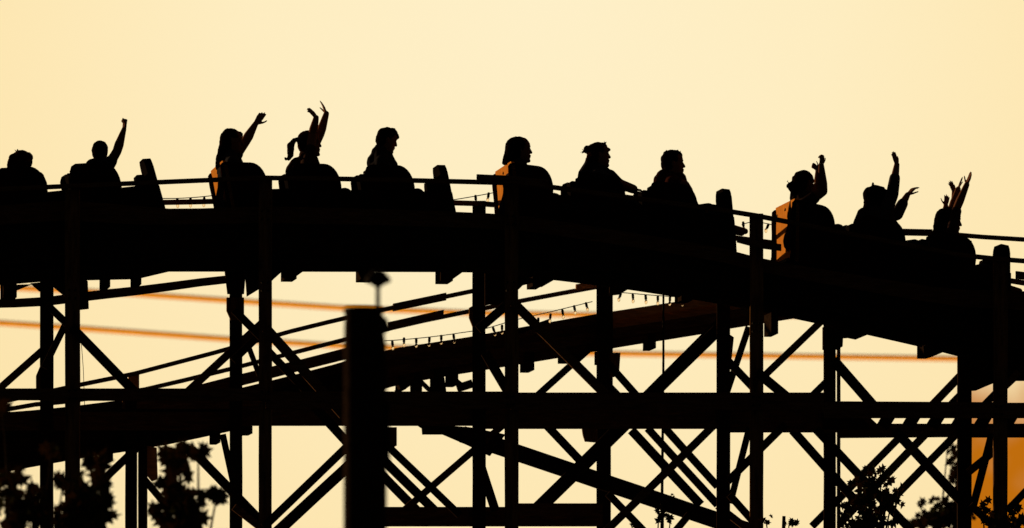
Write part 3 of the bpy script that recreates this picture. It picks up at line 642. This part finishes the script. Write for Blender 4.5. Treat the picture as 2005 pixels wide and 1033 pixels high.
# 8: spiky short hair
person('rider with short spiky hair and raised collar behind the third car front pads', VP, (1318, 321), (1312, 358), (1305, 430),
       [(-1, (1340, 362), (1362, 400), -.06, 0, OPEN((1385, 410), bend=(0, 1), thumb=(0, 0), tdv=1)), lap(1310, 360)[1]],
       [(1309, 305, 1326, 305, 12, 11), (1306, 312, 1308, 322, 10, 8), (1312, 300, 1324, 301, 8, 8)] + [(1306 + 5 * i, 300, 1305 + 5.6 * i, 293 + (i % 2), 3, 1.0, .02 * (i % 3 - 1)) for i in range(6)],
       yaw=6, hs=1.02, shirt=(.045, .014, .012), neck=.062, extra=[(1300, 342, 1290, 352, 8, 9), (1300, 346, 1296, 366, 14, 18), (1326, 352, 1330, 370, 17, 18), (1312, 344, 1316, 356, 14, 16)])
# 9: bun, forearms bent above head
person('rider with low knotted bun holding both bent arms above the head', VP, (1575, 358), (1570, 400), (1562, 470),
       [(-1, (1611, 374), (1608, 322), -.04, -.05, OPEN((1611, 299), thumb=(1, -.3), tdv=.6, bend=(-.5, -.6), curl=48, spread=3, k=.76)),
        (1, (1604, 362), (1602, 332), 0, 0, OPEN((1589, 321), thumb=(-.2, -1), bend=(-1, .2), curl=70, spread=2, k=.66))],
       [(1550, 361, 1546, 364, 7, 6.5), (1547, 367, 1549, 370, 5.5, 5), (1566, 354, 1578, 350, 17, 15), (1566, 360, 1562, 374, 16, 13), (1562, 362, 1558, 380, 13, 12), (1558, 378, 1556, 400, 11, 10), (1560, 364, 1555, 392, 12, 9)] + wisps(1543, 356, 4, 6, 60, 160, .6, 9),
       yaw=-25, hs=.98, skin=SKIN2, shirt=(.03, .02, .02), extra=[(1566, 390, 1562, 412, 17, 18), (1580, 398, 1584, 412, 12, 14)])
# 10: long hair, two arms at different heights
person('rider with clip in long hair, one arm straight up and other bent forward', VP, (1715, 388), (1708, 430), (1700, 500),
       [(-1, (1747, 380), (1756, 322), 0, 0, OPEN((1749, 297), thumb=(1, -.2), tdv=.7, bend=(-.8, -.5), curl=6, spread=2, k=.78)),
        (1, (1756, 419), (1777, 381), 0, 0, OPEN((1790, 367), thumb=(0, .5), tdv=-.9, bend=(1, .9), curl=26, spread=3, k=.84))],
       [(1709, 364, 1709, 359, 3.2, 2.4), (1707, 382, 1722, 380, 19, 17), (1706, 388, 1704, 408, 15, 15), (1724, 384, 1726, 396, 13, 13), (1704, 408, 1702, 428, 15, 14), (1714, 400, 1720, 418, 17, 14)] + wisps(1697, 372, 6, 5, 90, 200, .6, 10),
       yaw=-60, hs=1.0, shirt=(.045, .04, .045), sleeve=1.55, tyaw=-35, sw=.13, extra=[(1692, 420, 1688, 440, 13, 17), (1736, 428, 1746, 448, 12, 16), (1712, 420, 1712, 445, 20, 22), (1728, 414, 1738, 426, 12, 12)])
# 11: front right rider
person('rider behind the right-hand front pads reaching both arms high, face in profile', VP, (1861, 433), (1852, 476), (1846, 548),
       [(-1, (1874, 406), (1893, 361), .06, 0, OPEN((1903, 335), thumb=(-.3, -.1), tdv=1, bend=(-.5, -1), curl=3, spread=1, k=.78)),
        (1, (1864, 408), (1876, 370), -.04, -.04, OPEN((1885, 344), thumb=(-.3, .1), tdv=-1, bend=(1, -.2), curl=3, spread=1, k=.74))],
       [(1848, 424, 1844, 432, 18, 16), (1838, 428, 1836, 446, 9, 10), (1854, 417, 1868, 418, 13, 13), (1868, 420, 1873, 424, 13, 9), (1846, 440, 1838, 462, 16, 16), (1840, 450, 1832, 470, 11, 12)], yaw=5, pitch=8, hs=1.0, hairm=HAIR, shirt=(.05, .03, .03), ak=.95, sleeve=.9,
       extra=[(1842, 460, 1836, 482, 14, 18), (1862, 466, 1868, 484, 13, 16)])
# 12: seat mate of 11, almost hidden, both hands showing
person('seat mate hidden behind the rightmost rider, only raised hands clearly showing', VP + .50, (1852, 436), (1842, 482), (1836, 548),
       [(-1, (1872, 402), (1868, 376), 0, 0, OPEN((1861, 355), thumb=(.8, -.3), tdv=.6, bend=(-.4, -1), curl=10, spread=8, k=.72)),
        (1, (1852, 420), (1852, 402), 0, 0, OPEN((1855, 382), thumb=(-1, -.2), bend=(0, 0), bdv=1, curl=12, spread=9, k=.66))],
       [(1845, 430, 1840, 440, 12, 12)], yaw=0, hs=.88, shirt=(.04, .04, .05))
# ------------------------------------------------------------------ power lines far behind
def wire(label, pts, v, r):
    n = []
    for (a, b), (c, d) in zip(pts, pts[1:]):
        for i in range(4): n.append((a + (c - a) * i / 4, b + (d - b) * i / 4))
    n.append(pts[-1]); b = BM(); tube(b, [P(x, y, v) for x, y in n], r, 8)
    o = obj('power_line', b, CABLE, None, smooth=True); tag(o, label, 'power line', 'power lines crossing the sky')
wire('upper of the two blurred orange power lines, meeting the deck at left', [(-400, 535), (24, 563), (261, 575), (450, 588), (675, 603), (918, 612), (1150, 616), (1500, 618), (2400, 600)], 90, 0.058)
wire('lower of the two blurred orange power lines, crossing behind every bay', [(-400, 603), (0, 632), (165, 643), (450, 664), (670, 677), (950, 687), (1212, 692), (1875, 702), (2400, 700)], 90, 0.058)
# ------------------------------------------------------------------ street lamp pole in the foreground (out of focus)
VQ = -26
pr = P(712, 800, VQ); k = pr.y / D0 / S
LP = empty('lamp_pole', (pr.x, pr.y, 0), 'thick dark foreground pole with a small capped lamp on top, out of focus', 'lamp pole')
b = BM(); tube(b, [Vector((pr.x, pr.y, 0))] + [P(x, y, VQ) for x, y in ((715, 1100), (715, 900), (715, 680), (712, 640), (712, 606))] + [P(712, 604, VQ)], [43 * k, 43 * k, 42.5 * k, 42 * k, 38.5 * k, 37 * k, 33 * k], 28); obj('shaft', b, DARKW, LP)
b = BM(); tube(b, [P(712, y, VQ) for y in (612, 604, 601.5)], [39.5 * k, 39.5 * k, 36 * k], 28); obj('cap', b, STEEL, LP)
b = BM(); tube(b, [P(740, 606, VQ), P(740, 575, VQ), P(740, 556, VQ)], 4.6 * k, 10); st = obj('stem', b, STEEL, LP)
b = BM(); tube(b, [P(740, y, VQ) for y in (562, 556, 552, 546, 538, 533, 528)], [6 * k, 14 * k, 25 * k, 26 * k, 19 * k, 15 * k, 8 * k], 20); obj('lamp_head', b, STEEL, LP)
b = BM(); tube(b, [P(738, 618, VQ), P(750, 632, VQ), P(756, 640, VQ), P(744, 652, VQ)], [9 * k, 11 * k, 9 * k, 6 * k], 10); obj('bracket', b, STEEL, LP)
b = BM(); c = P(768, 800, VQ); box(b, (P(757, 800, VQ).x, pr.y - .05, P(0, 905, VQ).z), (P(764, 800, VQ).x, pr.y + .05, P(0, 780, VQ).z)); obj('conduit', b, STEEL, LP)
# ------------------------------------------------------------------ slim pole between the bays
pp = P(1297, 800, 3.0)
b = BM(); tube(b, [Vector((pp.x, pp.y, 0)), P(1296, 1000, 3.0), P(1299, 700, 3.0), P(1299, 566, 3.0)], [.03, .014, .011, .010], 10)
o = obj('slim_pole', b, STEEL, None); tag(o, 'very thin upright metal pole crossing the lower track right of centre', 'pole')
b = BM(); tube(b, [P(159, 668, 1), P(163, 720, 1), P(166, 800, 1)], .003, 5); o = obj('hanging_wire', b, BLKCAB, None); tag(o, 'hair-thin loose wire hanging in the left bay of the trestle', 'wire')

# ------------------------------------------------------------------ trees
def leaf(b, c, sz, rnd, M=None):
    q = M or (Matrix.Rotation(rnd.uniform(0, 6.28), 3, 'Y') @ Matrix.Rotation(rnd.uniform(-1.0, 1.0), 3, 'X') @ Matrix.Rotation(rnd.uniform(-.9, .9), 3, 'Z'))
    out_ = [(0, -.5), (.14, -.28), (.46, -.34), (.27, -.08), (.52, .14), (.20, .16), (.14, .34), (0, .60), (-.14, .34), (-.20, .16), (-.52, .14), (-.27, -.08), (-.46, -.34), (-.14, -.28)]
    cv = b.verts.new(c + q @ Vector((0, 0.06 * sz, 0)))
    vv = [b.verts.new(c + q @ Vector((x * sz, (abs(x) * -.18) * sz, z * sz))) for x, z in out_]
    for i in range(len(vv)): b.faces.new((cv, vv[i], vv[(i + 1) % len(vv)]))
def tree(label, v, trunk_px, clusters, lsz, seed, trad=.09):
    """clusters: (px, py, rx, ry, count)"""
    rnd = random.Random(seed)
    t = P(trunk_px, 1033, v); root = empty('tree', (t.x, t.y, 0), label, 'tree', 'leafy trees at the foot of the ride')
    b = BM(); top = P(trunk_px, 1010, v)
    tube(b, [Vector((t.x, t.y, 0)), Vector((t.x + .05, t.y, top.z * .35)), Vector((t.x - .04, t.y, top.z * .7)), top], [trad * 1.5, trad * 1.1, trad * .8, trad * .3], 12); tr = obj('trunk', b, BARK, root)
    lb = BM(); br = BM()
    for (x, y, rx, ry, n) in clusters:
        c = P(x, y, v); st_ = Vector((t.x, t.y, max(1.5, c.z - .9 - rnd.random()))); mid = st_.lerp(c, .6) + Vector((rnd.uniform(-.05, .05), 0, -.08))
        tube(br, [st_, mid, c], [trad * .3, trad * .16, .005], 6)
        kx = c.y / D0 / S
        for j in range(n):
            a = rnd.uniform(0, 6.28); r_ = rnd.random() ** .55
            dx, dz, dy = math.cos(a) * r_ * rx * kx, math.sin(a) * r_ * ry * kx, rnd.gauss(0, .16)
            p = c + Vector((dx, dy, dz)); leaf(lb, p, lsz * rnd.uniform(.7, 1.25), rnd)
            if j % 3 == 0: tube(br, [c, p], [.004, .002], 4)
    obj('branches', br, BARK, tr); obj('crown', lb, LEAF, root)
    return root
# more crown below the frame comes from the low clusters
tree('blurred leafy tree in the bottom left corner', -17, 70, [(15, 1000, 40, 40, 33), (30, 935, 30, 26, 9), (55, 985, 38, 34, 21), (175, 965, 36, 52, 35), (165, 1020, 46, 36, 33), (205, 1005, 14, 30, 6), (125, 1010, 36, 36, 19), (192, 912, 24, 14, 8), (8, 940, 18, 22, 7), (100, 890, 16, 18, 6), (122, 955, 22, 28, 7), (5, 795, 8, 8, 5), (60, 1120, 130, 60, 220)], .125, 11)
tree('blurred narrow tree reaching up under the sloping track, left of the second post', -17, 355, [(350, 890, 16, 24, 9), (355, 935, 20, 28, 13), (352, 985, 34, 32, 35), (358, 1026, 46, 22, 37), (326, 955, 10, 12, 5), (400, 972, 26, 10, 6), (425, 968, 16, 9, 8), (388, 890, 14, 12, 6), (322, 888, 10, 12, 4), (312, 1000, 14, 12, 7), (350, 1120, 90, 60, 180)], .125, 12)
tree('sharp-leaved young tree between the right-hand posts', -0.7, 1705, [(1700, 918, 12, 12, 10), (1724, 924, 12, 8, 5), (1692, 950, 30, 18, 26), (1738, 940, 14, 10, 8), (1735, 965, 16, 14, 8), (1664, 985, 16, 16, 9), (1700, 985, 36, 22, 34), (1745, 985, 22, 12, 9), (1690, 1022, 40, 16, 30), (1740, 1020, 22, 12, 8), (1760, 960, 8, 6, 3), (1653, 1012, 9, 10, 4), (1700, 1110, 90, 62, 200)], .085, 13)
tree('soft-edged tree in front of the last far post at right', 24, 1835, [(1866, 892, 12, 16, 8), (1874, 940, 14, 40, 30), (1830, 985, 32, 12, 14), (1842, 1016, 50, 18, 75), (1800, 1026, 36, 10, 18), (1856, 868, 7, 6, 3), (1872, 1005, 36, 26, 50), (1840, 1110, 100, 66, 200)], .12, 14)
tree('small leafy treetop in the bottom right corner', -2, 1970, [(1925, 992, 9, 10, 6), (1935, 1012, 14, 14, 12), (1985, 998, 20, 8, 9), (1990, 1022, 28, 12, 22), (1950, 1030, 16, 8, 9), (1970, 1110, 70, 56, 130)], .08, 15)
tree('few leafy sprigs rising at the slim pole', -1.2, 1297, [(1297, 1010, 15, 12, 13), (1290, 994, 7, 6, 3), (1313, 1016, 6, 7, 4), (1297, 1085, 60, 32, 80), (1237, 1030, 7, 5, 3)], .062, 16, .05)
tree('low sprigs at the bottom edge right of the third near post', -1.2, 1535, [(1500, 1020, 7, 8, 5), (1545, 1025, 17, 7, 10), (1535, 1085, 60, 30, 80)], .065, 17, .05)
# leftover bare twig leaves by 1314,970 belong to a creeper on the ramp beam
rnd = random.Random(5); b = BM()
for x, y in ((1316, 968), (1311, 972), (1319, 972)): leaf(b, P(x, y, 3.1), .035, rnd)
tube(b, [P(1314, 984, 3.1), P(1316, 968, 3.1)], .002, 4)
o = obj('creeper_sprig', b, LEAF, None); tag(o, 'tiny sprig growing on the falling ramp beam beside the slim pole', 'plant')
